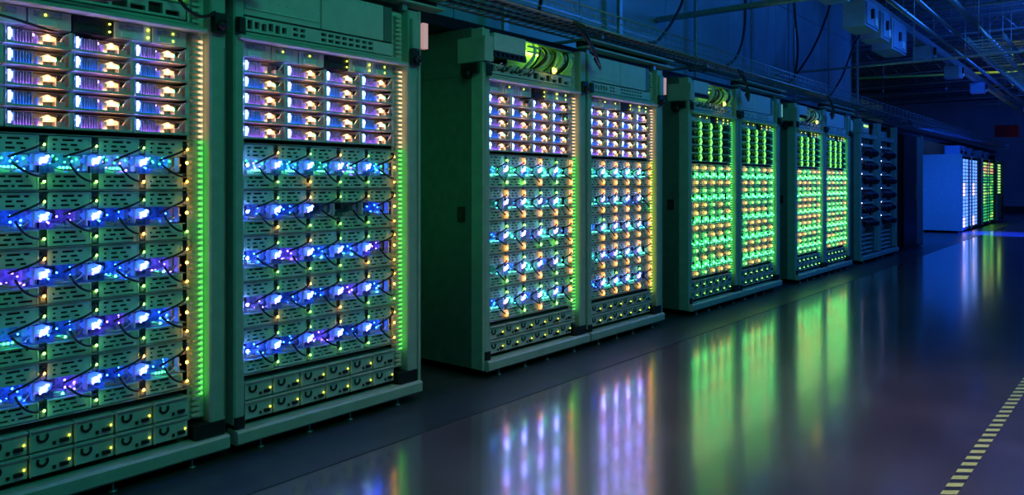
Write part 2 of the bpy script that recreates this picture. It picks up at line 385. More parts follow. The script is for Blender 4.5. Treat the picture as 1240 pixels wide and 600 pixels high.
def sled(y0,k,row,rackword,style):
    y=y0+C0+CW*k; z=MODZ[row]
    look={'A':'blue-lit vented','B':'amber-dotted vented','C':'green and amber lit','D':'lime and amber lit'}[style]
    t=thing('server_sled',(0,y,z),f'{look} sled, {ORD[k]} along in {ORD[row]} vented row of {rackword}','server sled',f'vented sleds in {rackword}')
    part('vent_panel',('vu',),lambda m:vent(m,.040,.105,1),t)
    part('vent_panel',('vl',),lambda m:vent(m,-.105,-.040,2),t)
    def inner(m):
        m.box(-.115,-.112,.003,.186,-.104,.104,'board'); m.box(-.112,-.032,.003,.186,-.0405,-.038,'board'); m.box(-.112,-.04,.003,.186,.038,.0405,'tray')
        m.cbox(-.09,-.04,.03,.07,-.0375,-.018,'alu',.003); m.cbox(-.1,-.06,.085,.12,-.0375,-.01,'alu',.003); m.box(-.111,-.08,.02,.05,.0,.03,'chip'); m.box(-.111,-.07,.12,.14,-.01,.03,'white')
    part('circuit_board',('sin',),inner,t)
    part('latch_bracket',('brk',),lambda m:(m.box(-.05,-.014,.140,.146,-.030,.034,'white'),m.box(-.05,-.018,.146,.156,-.004,.003,'white')),t)
    part('locking_tab',('lt1',),lambda m:m.cbox(-.045,-.016,.166,.184,.046,.062,'alu',.003),t)
    part('locking_tab',('lt2',),lambda m:m.cbox(-.045,-.016,.166,.184,-.100,-.078,'alu',.003),t)
    part('thumb_screw',('lt3',),lambda m:m.tube([(-.045,.175,.088),(-.012,.175,.088)],.007,8,'chip'),t)
    lamp={'A':('fill_bv' if (row+k)%3==0 else 'lampb'),'B':('fill_cy' if (k+row)%2 else 'fill_sb'),'C':'fill_gg','D':'fill_gg'}[style]  # colour of the fill dots added to light the bay from inside
    if not(style=='A' and rackword.startswith('the second') and row==1 and k in (2,3)):
        sd=R.randint(0,3)
        def dots(m,lamp=lamp,sd=sd):
            r=random.Random(sd+40)
            for i in range(6): m.dome(-.035-.055*r.random(),.014+.13*r.random(),-.028+.058*r.random(),.0026+.0028*r.random(),lamp,6)
        part('board_fill',('blc',lamp,sd),dots,t,label='scattered fill lights added to tint the bay')['kind']='stuff'
    if style in 'AB' and row==0: part('board_fill',('blg',),lambda m:[m.dome(-.05-.02*(i%2),.03+.022*i,.028-.012*(i%3),.0045,'lampg',6) for i in range(5)],t,label='green fill lights added in the bay')['kind']='stuff'  # extra green fill added to the top row of bays
    ci = (row*5+k)%3
    def cab(m,ci=ci):
        x=.004
        m.tube(bez((-.016,.176,.085),(.02,.17,.06),(.018,.10,.045),(-.01,.055,.012+.006*ci)),.0048,6,'black')
        if ci!=1: m.tube(bez((-.02,.082,-.004),(.02,.09,-.05),(.02,.13,-.078),(-.014,.172,-.072)),.0048,6,'black')
        else: m.tube(bez((-.02,.07,.0),(.02,.085,-.03),(.02,.14,-.06),(-.012,.176,-.052)),.0048,6,'black')
        m.tube(bez((-.03,.03,-.02),(.0,.06,-.034),(.0,.10,-.03),(-.03,.138,.0)),.0032,5,'tan' if ci==2 else 'alu')
    if style in 'AB': part('cable',('scab',ci,style),cab,t,label='black looped cable')
    def led(nm,key,col,yy,zz,r,x=-.014,lab=None):
        def mk(m):
            m.dome(0,0,0,r,col)
            if key=='c':
                o=(-.026,); P=[(-.052,.004),(-.030,.020),(.004,.026),(.040,.012),(.034,-.010),(.006,-.022),(-.034,-.018)]
                m.raw([(-.026,a,b) for a,b in P]+[(-.032,a,b) for a,b in P],[tuple(range(6,-1,-1)),tuple(range(7,14))]+[(i,(i+1)%7,7+(i+1)%7,7+i) for i in range(7)],'halo_d')
            if key=='c': m.cbox(-.012,.001,-.020,.016,-.013,.012,'halo_b',.006,0); m.cbox(-.012,.002,.004,.022,.004,.020,'halo_b',.004,0); m.dome(.001,-.012,-.014,.004,'violet',6); m.dome(.001,.013,.013,.0045,'blue',6)
            if key=='cb': m.cbox(-.012,.002,-.016,.018,-.012,.010,'halo_v',.006,0); m.dome(.0,.014,.016,.006,'blueb',6); m.dome(0,-.014,-.014,.005,'violet',6)
            if col=='amberb': m.cbox(-.012,.003,-.013,.013,-.022,.024,'halo_am',.006,0)
        part(nm,('led',key,col),mk,t,(x+.012,yy,zz),lab)
    if style=='A':
        if not(rackword.startswith('the second') and row==1 and k in(2,3)) :
            led('centre_light','c' if k<4 else 'c5','blue' if k<4 else 'amber',.172,.010,.0085 if k<4 else .007,-.012,'bright blue light')
        if k==0 : led('centre_light','c2','blue',.010,.006,.0075,-.016,'bright blue light')
        if row==0 and k<4 or R.random()<.10:
            def g3(m):
                for i in range(4): m.dome(0,i*.014,0,.0052,'green',6)
            part('green_light_row',('g3',),g3,t,(-.022,.045,-.018),'row of small green lights')
        elif R.random()<.35: led('side_light','s','cyanlo',.05+.05*R.random(),-.022,.0055,-.02,'green light')
        for zz in (.070,-.074):
            c='lime' if R.random()<.72 else 'amber'
            if k==4: c='amber' if R.random()<.7 else 'lime'
            led('joint_light','j',c,.1745,zz,.0058,-.014,{'lime':'lime light','amber':'amber light'}[c])
    elif style=='B':
        am = .9 if (rackword.startswith('the fourth') or k==4) else .5
        led('centre_light','cb' if k<4 else 'cb5','blueb' if k<4 else 'amberb',.155,.012,.010,-.012,'blue and white light')
        if row==0 or R.random()<.6: part('green_light_row',('cyb',row>0),lambda m:[m.dome(-.024,.03+.016*i,-.024,.0055 if row==0 else .004,'cyanbar',6) for i in range(5)],t,label='row of green-cyan lights')['kind']='stuff'
        for zz in (.070,-.074):
            c='amberb' if R.random()<am else 'lime'
            led('joint_light','jb',c,.165,zz,.010,-.014,{'lime':'lime light','amberb':'amber light'}[c])
    else:
        g='cgreen' if style=='C' else 'dgreen'
        led('centre_light','cc',g,.10,.006,.014,-.014,'bright green light')
        led('centre_light','cc2',g,.165,-.012,.009,-.014,'bright green light')
        led('side_light','cd','cyanlo',.04,-.014,.007,-.014,'cyan-green light')
        for zz in (.070,-.074):
            u=R.random(); c='amberc' if u<((.75 if row>1 else .45) if style=='C' else .42) else 'limec'
            led('joint_light','jc',c,.10,zz,.015,-.014,{'limec':'lime light','amberc':'amber light'}[c])
    return t
M['halo_v']=glow('violet_halo',(.30,.24,1.0),2.0); M['halo_am']=glow('amber_halo',(1.0,.32,.03),1.3)  # halos of violet and amber lights put in as glowing blocks
M['dimblue']=glow('dim_blue_light',(.3,.3,1.0),10)
M['blueb']=glow('blue_white_light',(.22,.22,1.0),110)
M['cyanlo']=glow('cyan_green_light',(.06,1.0,.45),12)
M['cyanbar']=glow('cyan_bar',(.08,1.0,.5),8)
M['amberb']=glow('amber_strong',(1.0,.34,.04),14)
M['amberc']=glow('amber_far',(1.0,.40,.05),5)
M['limec']=glow('lime_far',(.25,1.0,.12),4)
M['cgreen']=glow('green_far',(.08,1.0,.24),8)
M['dgreen']=glow('green_farther',(.16,1.0,.16),7)

def psu(y0,k,row,rackword,dim=False):
    y=y0+C0+DW*k; z=.284-.094*row
    t=thing('power_supply',(0,y,z),f'grey-green power supply drawer, {ORD[k]} along in {("upper","lower")[row]} bottom row of {rackword}','power supply',f'power supplies in {rackword}')
    w=DW-.004
    part('face_plate',('psf',),lambda m:(m.cbox(-.35,-.020,.002,w,-.0425,.0425,'pale',.003),m.box(-.0199,-.008,.002,w,.036,.0425,'pale'),m.box(-.0199,-.012,.002,.006,-.0425,.036,'pale')),t)
    part('fan_ring',('psr',),lambda m:m.disc_ring(-.0199,.047,.008,.013,.022,'dark',PI*.80,PI*2.2,14,.005),t,label='dark curved grip')
    part('latch',('psl',),lambda m:(m.cbox(-.0199,-.006,.106,.138,-.026,-.012,'dark',.004),m.cbox(-.0199,-.012,.082,.094,-.030,-.018,'dark',.003)),t)
    if not(row==0 and k==5):
        part('status_light',('psled',dim),lambda m:m.dome(-.0199,.143,-.008,.0036,'yellow' if not dim else 'lime',8,.006),t,label='yellow light')
    return t

def power_module(y0,k,rackword):
    y=y0+C0+DW*k
    t=thing('power_module',(0,y,1.917),f'small {"black" if k==3 else "grey"} power module, {ORD[k]} along just under the top shelf of {rackword}','power module',f'power modules in {rackword}')
    w=DW-.004
    mt='dark' if k==3 else 'pale'
    part('face_plate',('pmf',mt),lambda m:(m.cbox(-.30,-.030,.002,w,-.033,.035,mt,.003),m.box(-.03,-.024,.03,.10,-.026,-.004,'panel' if mt=='pale' else 'chip'),m.box(-.03,-.026,.02,.12,.006,.028,'board' if mt=='pale' else 'chip')),t)
    if k in (4,5,3):
        for zz in (.018,-.014): part('status_light',('pml',),lambda m:m.dome(0,0,0,.0045,'yellow'),t,(-.024,.140 if k<5 else .09,zz),'yellow light')
    elif k in(1,2): part('status_light',('pml',),lambda m:m.dome(0,0,0,.0045,'yellow'),t,(-.024,.06,.015),'yellow light')
    return t

def top_gear(y0,bay,rackword,style):
    W=BW
    # patch panel row
    t=thing('patch_panel',(0,y0,2.04),f'pale patch panel with dark ports on the top shelf of {rackword}','patch panel','patch panels on the top shelves')
    hs=[]
    for i in range(6): hs.append((.075+i*.038,.075+i*.038+.026,-.026+.006*(i%2),.018-.004*(i%3)))
    for g in (.33,.372):
        for zz in (-.024,.004): hs.append((g,g+.028,zz,zz+.017))
    for i in range(8):
        for zz in (-.024,.004): hs.append((.50+i*.045,.50+i*.045+.032,zz,zz+.016))
    if bay==0: hs=[(.075+i*.048,.075+i*.048+.040,-.022+.010*(i%2),.024-.008*(i%3)) for i in range(9)]+[(.53+i*.075,.53+i*.075+.062,-.026,-.004 if i%2 else .02) for i in range(6)]
    part('face',('ppf',bay),lambda m:m.holes(-.008,.060,.995,-.036,.030,hs,'pale',.02),t)
    part('housing',('pph',),lambda m:m.box(-.38,-.030,.10,.993,-.040,.030,'side'),t)
    if bay==0:
        def wires(m):
            r=random.Random(3)
            for i in range(9):
                a=.10+i*.045
                m.tube(bez((-.012,a,-.01),(.03,a+.02,-.02),(.035,a+.06*r.random(),.05),(.0,a+.08,.025+.02*r.random()),7),.004,5,'black' if i%3 else 'white')
        part('cable',('ppw',),wires,t)
    if bay==1:
        t=thing('network_switch',(0,y0,2.18),f'wide blank pale equipment box with two face panels on top of {rackword}','network switch','pale boxes on the racks')
        def ch(m):
            m.cbox(-.40,-.014,.060,.500,-.098,.098,'pale',.004); m.cbox(-.40,-.014,.506,.93,-.098,.098,'pale',.004)
        part('chassis',('swc',),ch,t)
        for q in range(8): part('screw',('sws',),lambda m:m.dome(0,0,0,.006,'alu',6,.004),t,(-.0139,.10+q*.05,-.02))
        for yy in (.80,.88): part('knob',('swk',),lambda m:m.dome(0,0,0,.008,'white',8,.006),t,(-.0139,yy,.085))
        part('label_strip',('swl',),lambda m:m.box(-.0139,-.008,.07,.49,-.070,-.064,'panel'),t)
        part('dark_end_panel',('swe',),lambda m:m.cbox(-.40,-.020,.936,1.0,-.098,.098,'side',.004),t,label='dark end panel')
        t=thing('cable_raceway',(0,y0-.02,2.36),f'grey metal raceway with two bright edges above {rackword}','cable raceway','raceways above the racks')
        part('channel',('rwc',),lambda m:(m.cbox(-.10,.012,0,1.42,-.032,-.018,'frame',.003,1),m.cbox(-.10,.016,0,1.42,.028,.044,'frame',.003,1),m.box(-.10,-.06,0,1.42,-.018,.028,'dark')),t)
        part('end_bracket',('rwb',),lambda m:(m.cbox(-.06,-.02,.03,.07,-.0745,-.032,'galv',.003),),t)
        part('end_bracket',('rwb2',),lambda m:(m.cbox(-.06,-.02,1.10,1.14,-.0745,-.032,'galv',.003),),t)
    else:
        t=thing('network_switch',(0,y0,2.175),f'pale switch half as wide as the shelf, on {rackword}','network switch','half-width switches')
        part('chassis',('s2c',),lambda m:m.cbox(-.38,-.004,.10,.44,-.015,.100,'pale',.004),t)
        def f2(m):
            m.holes(-.002,.10,.44,-.060,-.018,[(.115+i*.05,.15+i*.05,-.052,-.026) for i in range(6)],'dark',.012)
        part('port_strip',('s2p',),f2,t)
        t=thing('cable_manager',(0,y0,2.175),f'open green-lit frame of cables and boards on {rackword}','cable manager','green-lit cable managers')
        def fr(m):
            m.box(-.38,-.02,.46,1.02,-.098,-.092,'shelf'); m.box(-.38,-.02,.46,1.02,.092,.098,'shelf'); m.box(-.38,-.02,1.014,1.02,-.09,.09,'panel'); m.box(-.20,-.19,.46,1.014,-.09,.09,'panel')
            m.cbox(-.02,-.004,.47,.62,.055,.068,'pale',.003,1); m.cbox(-.02,-.004,.47,.74,.020,.030,'pale',.003,1)
        part('frame',('cmf',),fr,t)
        def cb(m):
            r=random.Random(5)
            for i in range(16):
                a=.47+.5*r.random()
                m.tube(bez((-.05,a,-.085),(.03,a+.1*r.random(),-.03),(.02,min(.99,a+.15*r.random()),.04),(-.06,min(1.0,a+.12),.085),7),.006+.003*r.random(),5,'black' if i%2 else 'panel')
        part('cable',('cmc',),cb,t)
        part('green_lamp',('cml',style),lambda m:m.cbox(-.18,-.165,.60,.80,.050,.062,'limelamp',.003,1),t,label='lime light bar')
        if style in 'BCD':
            t=thing('beacon_light',(0,y0+.72,2.09),f'yellow glowing beacon above the top shelf of {rackword}','beacon light','yellow beacons')
            part('lens',('bcl',),lambda m:m.dome(.030,0,0,.022,'beacon',10,.020),t)
            part('base',('bcb',),lambda m:m.tube([(.008,0,0),(.030,0,0)],.020,10,'dark'),t)
M['limelamp']=glow('lime_lamp',(.45,1.0,.05),14)
M['beacon']=glow('beacon_yellow',(1.0,.72,.03),16)

RW=['the first rack','the second rack','the third rack','the fourth rack','the fifth rack','the sixth rack','the seventh rack','the eighth rack']
starts=[.695,1.920,3.700,4.915,6.665,7.880,9.650,10.865]
styles='AABBCCDD'
LAB=['teal server rack cut by the picture edge, blue and peach lights','complete teal server rack with the brightest blue rows, before the wide gap',
 'server rack of blue and green dots with yellow beacon, past the first gap','server rack whose lower columns glow mostly amber',
 'green-glowing rack with strings of green lights, past the second gap','green-glowing rack joined to the fifth, before the third gap',
 'narrow-looking lime-lit rack past the third gap','lime-lit rack beside the dark cable-filled rack']
for i,(y0,st) in enumerate(zip(starts,styles)):
    bay=i%2; rw=RW[i]
    rack(y0,rw,LAB[i],'server racks along the aisle',bay==0,bay==1,st, 'greenst' if i<3 else ('ambst' if i==3 else 'greenst'), 'peach' if i<4 else 'greenst')
    for r_ in range(5):
        for k in range(4): server(y0,k,r_,rw,st)
        for k in range(5): sled(y0,k,r_,rw,st)
    for r_ in range(2):
        for k in range(6): psu(y0,k,r_,rw,i>3)
    for k in range(6): power_module(y0,k,rw)
    top_gear(y0,bay,rw,st)

M['icedim']=glow('ice_small',(.6,.7,1.0),14)
M['limelow']=glow('lime_low',(.45,1.0,.08),1.5)
# ------------------------------------------------------------------ ninth and tenth rack: dark, full of cable bundles
for i,y0 in enumerate((12.645,13.86)):
    rw=('the ninth rack','the tenth rack')[i]
    t=thing('cable_rack',(0,y0,0),('unlit rack stuffed with dark cable bundles, beside the lime-lit racks','unlit rack stuffed with dark cable bundles, beside the black cabinet')[i],'cable rack','dark cable racks')
    W=BW
    part('post',('postL',),None,t); part('post',('postR',W),None,t); part('base_rail',('base',W),None,t)
    part('rear_panel',('rear',W),None,t); part('top_panel',('topp',W),None,t)
    for yy in (.14,1.02): part('levelling_foot',('foot',),None,t,(0,yy,0))
    if i==0:
        sp=part('side_panel',('sideL',),None,t); part('latch',('latchL',),None,sp); part('corner_box',('cboxL',),None,t)
    else: part('side_panel',('sideR',W),None,t)
    part('back_plate',('cbp',),lambda m:m.box(-.16,-.15,.058,1.1,.14,2.2,'pale'),t)
    def shl(m):
        for z in (.16,.23,.30,.37,.44): m.box(-.15,-.02,.07,.80,z,z+.012,'panel')
    part('lower_shelf',('cshl',),shl,t)
    part('divider',('cdiv',),lambda m:m.box(-.15,-.03,.88,.94,.14,.55,'side'),t)
    for r_ in range(6):
        z=.66+.232*r_
        c=thing('cable_bundle',(0,y0,z),f'dark maroon and black cable bundle, {ORD[5-r_]} from top in {rw}','cable bundle',f'cable bundles in {rw}')
        def bun(m,s):
            r=random.Random(s)
            for j in range(20):
                a=.08+.72*r.random(); m.tube(bez((-.12,a,.04*r.random()),(.08,a+.05,.02),(.09,a+.2*r.random(),-.09),(-.05,min(.95,a+.25),-.04-.06*r.random()),7),.020,5,'black' if j%3 else 'maroon')
        part('cable',('bun',r_%3),lambda m:bun(m,r_%3+11),c)
        def plug(m):
            for j in range(5): m.cbox(-.14,-.02,.08+j*.16,.19+j*.16,.050,.085,'white',.004)
        part('plug_row',('plugs',),plug,c)
        part('plug_light',('plgl',),lambda m:m.dome(-.019,.10,.068,.012,'icedim'),c,label='small white light')
    pt=thing('patch_panel',(0,y0,2.04),f'pale patch panel at the top of {rw}','patch panel','patch panels on the top shelves')
    part('face',('ppf',1),None,pt); part('housing2',('pph2',),lambda m:m.box(-.145,-.030,.10,.993,-.040,.030,'side'),pt).name='housing'
    if i==0:
        g=thing('network_switch',(0,y0,2.175),'lime-lit small switch above the ninth rack','network switch','half-width switches')
        part('chassis',('s3c',),lambda m:m.cbox(-.12,-.004,.12,.50,-.095,.06,'pale',.004),g)
        part('light_bar',('s3l',),lambda m:m.cbox(-.003,.004,.14,.42,.0,.03,'limelow',.002,1),g,label='lime light bar')

# ------------------------------------------------------------------ black cabinet
t=thing('cabinet',(0,15.62,0),'tall black closed cabinet between the cable racks and the blue-lit rack','cabinet')
part('body',('bkb',),lambda m:m.cbox(-1.0,-.04,0,1.55,.004,2.22,'blackcab',.01),t)
d_=part('door',('bkd',),lambda m:m.cbox(-.0395,-.01,.02,1.10,.06,2.18,'blackcab',.006),t)
part('handle',('bkh',),lambda m:m.cbox(-.0095,.015,.98,1.01,.95,1.25,'galv',.004),d_)
part('door',('bkd2',),lambda m:m.cbox(-.0395,.0,1.12,1.53,.06,2.20,'side',.006),t,label='narrow grey door edge')
part('edge_trim',('bke',),lambda m:m.cbox(-.039,.02,1.535,1.56,.02,2.24,'galv',.004),t)

# ------------------------------------------------------------------ racks far down the aisle
def far_rack(y0,w,n,label,cols,h=2.0):
    t=thing('server_rack',(0,y0,0),label,'server rack')
    part('cabinet_shell',('fs',w,n),lambda m:(m.cbox(-1.0,-.03,0,.03,.06,h+.02,'frame',.005),m.cbox(-1.0,-.03,n*w-.03,n*w,.06,h+.02,'side',.005),
        m.box(-1.0,-.97,.03,n*w-.03,.06,h,'side'),m.box(-.97,-.03,.03,n*w-.03,h-.02,h,'side'),m.box(-.97,-.05,.03,n*w-.03,.06,.10,'side')),t)
    for i in range(n): part('post',('fp',w,i),lambda m:m.cbox(-.029,0,i*w,i*w+.05,.06,h,'frame',.004),t)
    part('post',('fpe',w,n),lambda m:m.cbox(-.029,.01,n*w-.09,n*w,.06,h,'dark',.004),t)
    for yy in (.1,n*w-.1): part('levelling_foot',('ff',),lambda m:m.tube([(-.1,0,.0035),(-.1,0,.0595)],.02,8,'galv'),t,(0,yy,0))
    for yy in (.1,n*w-.1): part('levelling_foot',('ffb',),lambda m:m.tube([(-.9,0,.0035),(-.9,0,.0595)],.02,8,'galv'),t,(0,yy,0))
    return t
M['fice']=glow('far_ice_light',(.14,.36,1.0),1.3); M['fwhite']=glow('far_pink_light',(1.0,.70,.95),1.6)
M['fgreen']=glow('far_green_light',(.06,1.0,.10),.5); M['forange']=glow('far_orange_light',(1.0,.50,.22),.9)
M['flime']=glow('far_lime_light',(.45,1.0,.10),1.0)
far=[(22.05,1.56,2,'blue-lit rack at the far corner with icy white light columns','ice'),
     (25.62,1.36,2,'distant rack glowing green with an orange top','green'),
     (28.75,1.36,1,'last rack in the row, lime upper half and dark lower half','lime')]
for y0,w,n,lab,kind in far:
    far_rack(y0,w,n,lab,kind)
    r=random.Random(int(y0))
    what={'ice':'icy blue','green':'green','lime':'lime'}[kind]
    for b in range(n):
        for j in range(20):
            z=.16+j*.09
            if kind=='lime' and j<9: continue
            s=thing('server',(0,y0+b*w,z),f'{what} lit server, level {ORD[(19-j)%10]} of {"upper" if j>9 else "lower"} ten, {ORD[b]} bay of far {what} rack','server',f'servers in far {what} rack')
            part('tray',('ft',w),lambda m:m.box(-.30,-.06,.07,w-.11,-.035,.035,'tray'),s)
            for q in range(3):
                wd=(w-.25)/3
                col={'ice':'fice','green':'forange' if j>15 else 'fgreen','lime':'flime'}[kind]
                if kind=='ice' and ((q==1 and (j in(9,10,11,12) or j<3)) ): col='fwhite'
                if kind=='green' and r.random()<.25: col='flime'
                part('light',('fl',w,col,q,kind),lambda m:m.cbox(-.058,-.045,.10+q*wd,.10+q*wd+wd*(.5 if kind=='ice' else .8),-.033 if kind=='ice' else -.025,.034 if kind=='ice' else .022,col,.003),s)

for y0,x,lab in ((22.10,-.06,'pale switch box standing on the far blue-lit rack, at its corner'),(22.75,-.06,'pale switch box second on the far blue-lit rack'),(24.1,-.1,'pale switch box third on the far blue-lit rack'),(25.9,-.08,'pale switch box on the distant green rack'),(27.2,-.08,'further switch box on the distant green rack')):
    t=thing('network_switch',(x,y0,2.0205),lab,'network switch')
    part('chassis',('fsw',),lambda m:m.cbox(-.35,0,0,.40,0,.22,'box',.01),t)
    part('port_strip',('fsp',),lambda m:m.box(.0005,.012,.03,.37,.03,.09,'dark'),t)
for y0,lab in ((23.2,'dark coil of cables on top of the far blue-lit rack'),(26.4,'dark coil of cables on top of the distant green rack'),(28.9,'dark coil of cables on the last rack of the row')):
    m=MB()
    for q in range(6): m.tube([(-.3+.16*math.cos(a*.5+q),.32+.30*math.sin(a*.5+q),.03+.022*q+.01*math.sin(a)) for a in range(12)],.02,5,'black')
    o=link('coiled_cable',m.mesh('coiled_cable'),None,(.0,y0,2.025)); tag(o,lab,'cable')
# ------------------------------------------------------------------ overhead
# wire basket tray above the racks
t=thing('cable_tray',(0,0,0),'long wire mesh cable tray running above all the racks','cable tray')
def rail(m,x,z,r_=.008): m.tube([(x,-1,z),(x,31,z)],r_,6,'galv')
part('rail',('tr1',),lambda m:rail(m,.10,2.46),t); part('rail',('tr2',),lambda m:rail(m,.10,2.60,.006),t)
part('rail',('tr3',),lambda m:rail(m,-.28,2.46),t); part('rail',('tr4',),lambda m:rail(m,-.28,2.60,.006),t)
def wires(m):
    y=-1
    while y<31:
        m.tube([(.10,y,2.60),(.10,y,2.452),(-.28,y,2.452),(-.28,y,2.60)],.0032 if y<12 else .005,4,'galv'); y+=.09 if y<12 else .3
    for x in (-.18,-.08,.02): m.tube([(x,-1,2.456),(x,31,2.456)],.004,4,'galv')
    for z in (2.50,2.55): m.tube([(.10,-1,z),(.10,31,z)],.003,4,'galv')
part('wire_mesh',('trw',),wires,t)
# dark ladder duct under it
t=thing('cable_duct',(0,0,0),'dark cable duct lying low over the rack tops','cable duct')
part('duct_body',('dkb',),lambda m:m.cbox(-.55,-.30,-1,31,2.312,2.40,'dark',.01,1),t)
# bundle of dark cables in the tray
for j,(x,z) in enumerate(((-.20,2.475),(-.12,2.472),(-.03,2.475),(.05,2.470),(-.16,2.52))):
    r=random.Random(j); pts=[]; y=-1
    while y<31: pts.append((x+.02*math.sin(y*1.3+j),y,z+.004*math.sin(y*3.1+2*j)+.004)); y+=.35
    m=MB(); m.tube(pts,.012,6,'black'); o=link('power_cable',m.mesh('power_cable'))
    tag(o,'black cable lying lengthwise in the wire mesh tray','cable','cables lying in the tray')
# struts holding the tray to the roof, one per wall seam
for j,y in enumerate((3.2,5.05,6.96,8.80,10.62,12.42,14.25,16.1)):
    t=thing('hanger_strut',(-.32,y,2.43),f'vertical steel strut, {ORD[j]} along, hanging the cable tray from the roof','strut','struts above the racks')
    t.location=(-.95,y,2.31)
    part('strut_bar',('hsb',),lambda m:m.cbox(-.02,.02,-.03,.03,0,2.69,'galv',.004),t)
    part('foot_plate',('hsf',),lambda m:m.cbox(-.05,.3,-.045,.045,-.006,-.0005,'galv',.002),t)
    part('bracket',('hsk',),lambda m:(m.cbox(.0205,1.0,-.012,.012,.105,.130,'galv',.003,0)),t)
# cross beams over the aisle
for j,(y,z) in enumerate(((7.98,3.2),(11.9,3.0))):
    t=thing('cross_beam',(0,y,z),('dark steel strut beam crossing the aisle from the blue wall','second thinner strut beam crossing the aisle further on')[j],'beam')
    part('beam_bar',('xb',j),lambda m:m.cbox(-1.05,6.9,-.03+.015*j,.03-.015*j,-.03+.015*j,.03-.015*j,'galv',.004,0),t)
    for x in (.9,4.5): part('rod',('xr',j),lambda m:m.tube([(0,0,.031),(0,0,5.005-z)],.006,6,'galv'),t,(x,0,0))
# yellow-green pipe and dark pipe across the far ceiling
def cpt(x,y,Z):
    f=915.; th=math.atan(745/f); lat=(x-620)*Z/f
    return Vector((3.24-math.sin(th)*Z+math.cos(th)*lat, math.cos(th)*Z+math.sin(th)*lat, 1.277+(222-y)*Z/f))
def spanpipe(name,a,b,r_,mat,label,cat,z1=5.005):
    o=thing(name,tuple(a),label,cat); v=b-a
    m=MB(); m.tube([(0,0,0),tuple(v)],r_,10,mat); link('pipe_run',m.mesh('pipe_run'),o)
    for u in (.15,.5,.85):
        p=v*u; m=MB(); m.tube([(p.x,p.y,p.z+r_),(p.x,p.y,z1-a.z)],.006,5,'galv'); m.tube([(p.x,p.y,p.z-r_-.002),(p.x,p.y,p.z+r_+.002)],r_*1.15,8,'galv'); link('pipe_hanger',m.mesh('pipe_hanger'),o)
zp=lambda x,y,z:cpt(x,y,(z-1.277)*915/(222-y))
spanpipe('pipe',zp(1040,95,4.25),zp(1262,85.5,4.25),.035,'pipe','yellow-green pipe crossing high under the dark roof','pipe')
spanpipe('pipe',zp(1038,112,3.80),zp(1262,103,3.80),.035,'dark','dark pipe running just below the yellow-green one','pipe')
# busway with tap boxes
t=thing('busway',(0,0,0),'long overhead busway bar carrying the tap boxes','busway')
part('bus_bar',('bwb',),lambda m:m.cbox(.50,.62,4,34,3.60,3.74,'galv',.01,1),t)
for j in range(9): part('hanger_rod',('bwr',),lambda m:m.tube([(.56,0,3.741),(.56,0,5.02)],.008,6,'galv'),t,(0,5+3.4*j,0))
spots=[(8.95,.5,3.42),(10.12,.62,3.26),(10.95,.42,3.22),(11.55,.80,3.16),(14.2,.35,3.36),(17,.35,3.36),(20.2,.35,3.36)]
bl=['grey tap box nearest the blue wall seams, with small breaker','wide grey tap box hung on the busway','narrow tall tap box between two wider ones','largest pale blue tap box of the busway',
    'small tap box beyond the largest one','small tap box halfway down the busway','last small tap box far down the busway']
for j,(y,w,z0) in enumerate(spots):
    t=thing('tap_box',(.56,y,z0),bl[j],'electrical box','tap boxes on the busway'); h=3.59-z0
    part('hanger_bracket',('tbk',j),lambda m:m.cbox(-.03,.03,w*.3,w*.7,h,h+.0095,'galv',.002),t)
    part('enclosure',('tb',j),lambda m:m.cbox(-.14,.14,0,w,0,h,'box',.012),t)
    dd=part('door',('tbd',j),lambda m:m.cbox(.1405,.155,.03,w-.03,.03,h-.03,'box',.006),t)
    part('breaker_handle',('tbh',j),lambda m:(m.cbox(.1555,.19,w*.35,w*.35+.05,h*.35,h*.35+.12,'dark',.008),m.cbox(.1555,.17,w*.6,w*.6+.12,h*.15,h*.15+.10,'white',.004)),dd)
# upper conduits and cable ladder over the aisle
for j,(x,z,r_) in enumerate(((.95,3.55,.03),(1.08,3.72,.022),(1.3,3.9,.045))):
    t=thing('conduit',(x,0,z),('thin grey conduit beside the busway','thinnest conduit above the busway','thick grey conduit high over the aisle')[j],'conduit')
    part('conduit_run',('cd',j),lambda m:m.tube([(0,9,0),(0,39.9,0)],r_,8,'galv'),t)
    for q in range(8): part('clamp',('cdc',j),lambda m:(m.tube([(0,-.02,0),(0,.02,0)],r_*1.3,8,'galv'),m.tube([(0,0,r_),(0,0,5.005-z)],.005,5,'galv')),t,(0,11+3.5*q,0))
t=thing('cable_ladder',(1.55,0,3.25),'second cable ladder high over the aisle to the far wall','cable ladder')
part('side_rail',('clr',),lambda m:m.cbox(-.02,0,12,39.8,-.04,.04,'galv',.004,1),t); part('side_rail',('clr',),None,t,(.42,0,0))
def rungs(m):
    y=12.1
    while y<39.7: m.box(.0005,.3995,y,y+.03,-.02,.0,'galv'); y+=.3
part('rung',('clg',),rungs,t)['kind']='stuff'
for q in range(7): part('hanger_rod',('clh',),lambda m:m.tube([(-.01,0,.0405),(-.01,0,1.77)],.007,5,'galv'),t,(0,13+4*q,0))
# roof joists
for j in range(10):
    y=10.5+j*3.0
    t=thing('roof_joist',(0,y,4.82),f'steel roof joist, {ORD[j]} one along the dark ceiling','joist','roof joists')
    part('chord',('jc1',),lambda m:m.cbox(-5.9,6.9,-.05,.05,.16,.199,'galv',.003,0),t); part('chord',('jc2',),lambda m:m.cbox(-5.9,6.9,-.04,.04,-.22,-.18,'galv',.003,0),t)
    def web(m):
        x=-5.8
        while x<6.6: m.tube([(x,0,-.18),(x+.3,0,.16),(x+.6,0,-.18)],.012,5,'galv'); x+=.6
    part('web',('jw',),web,t)
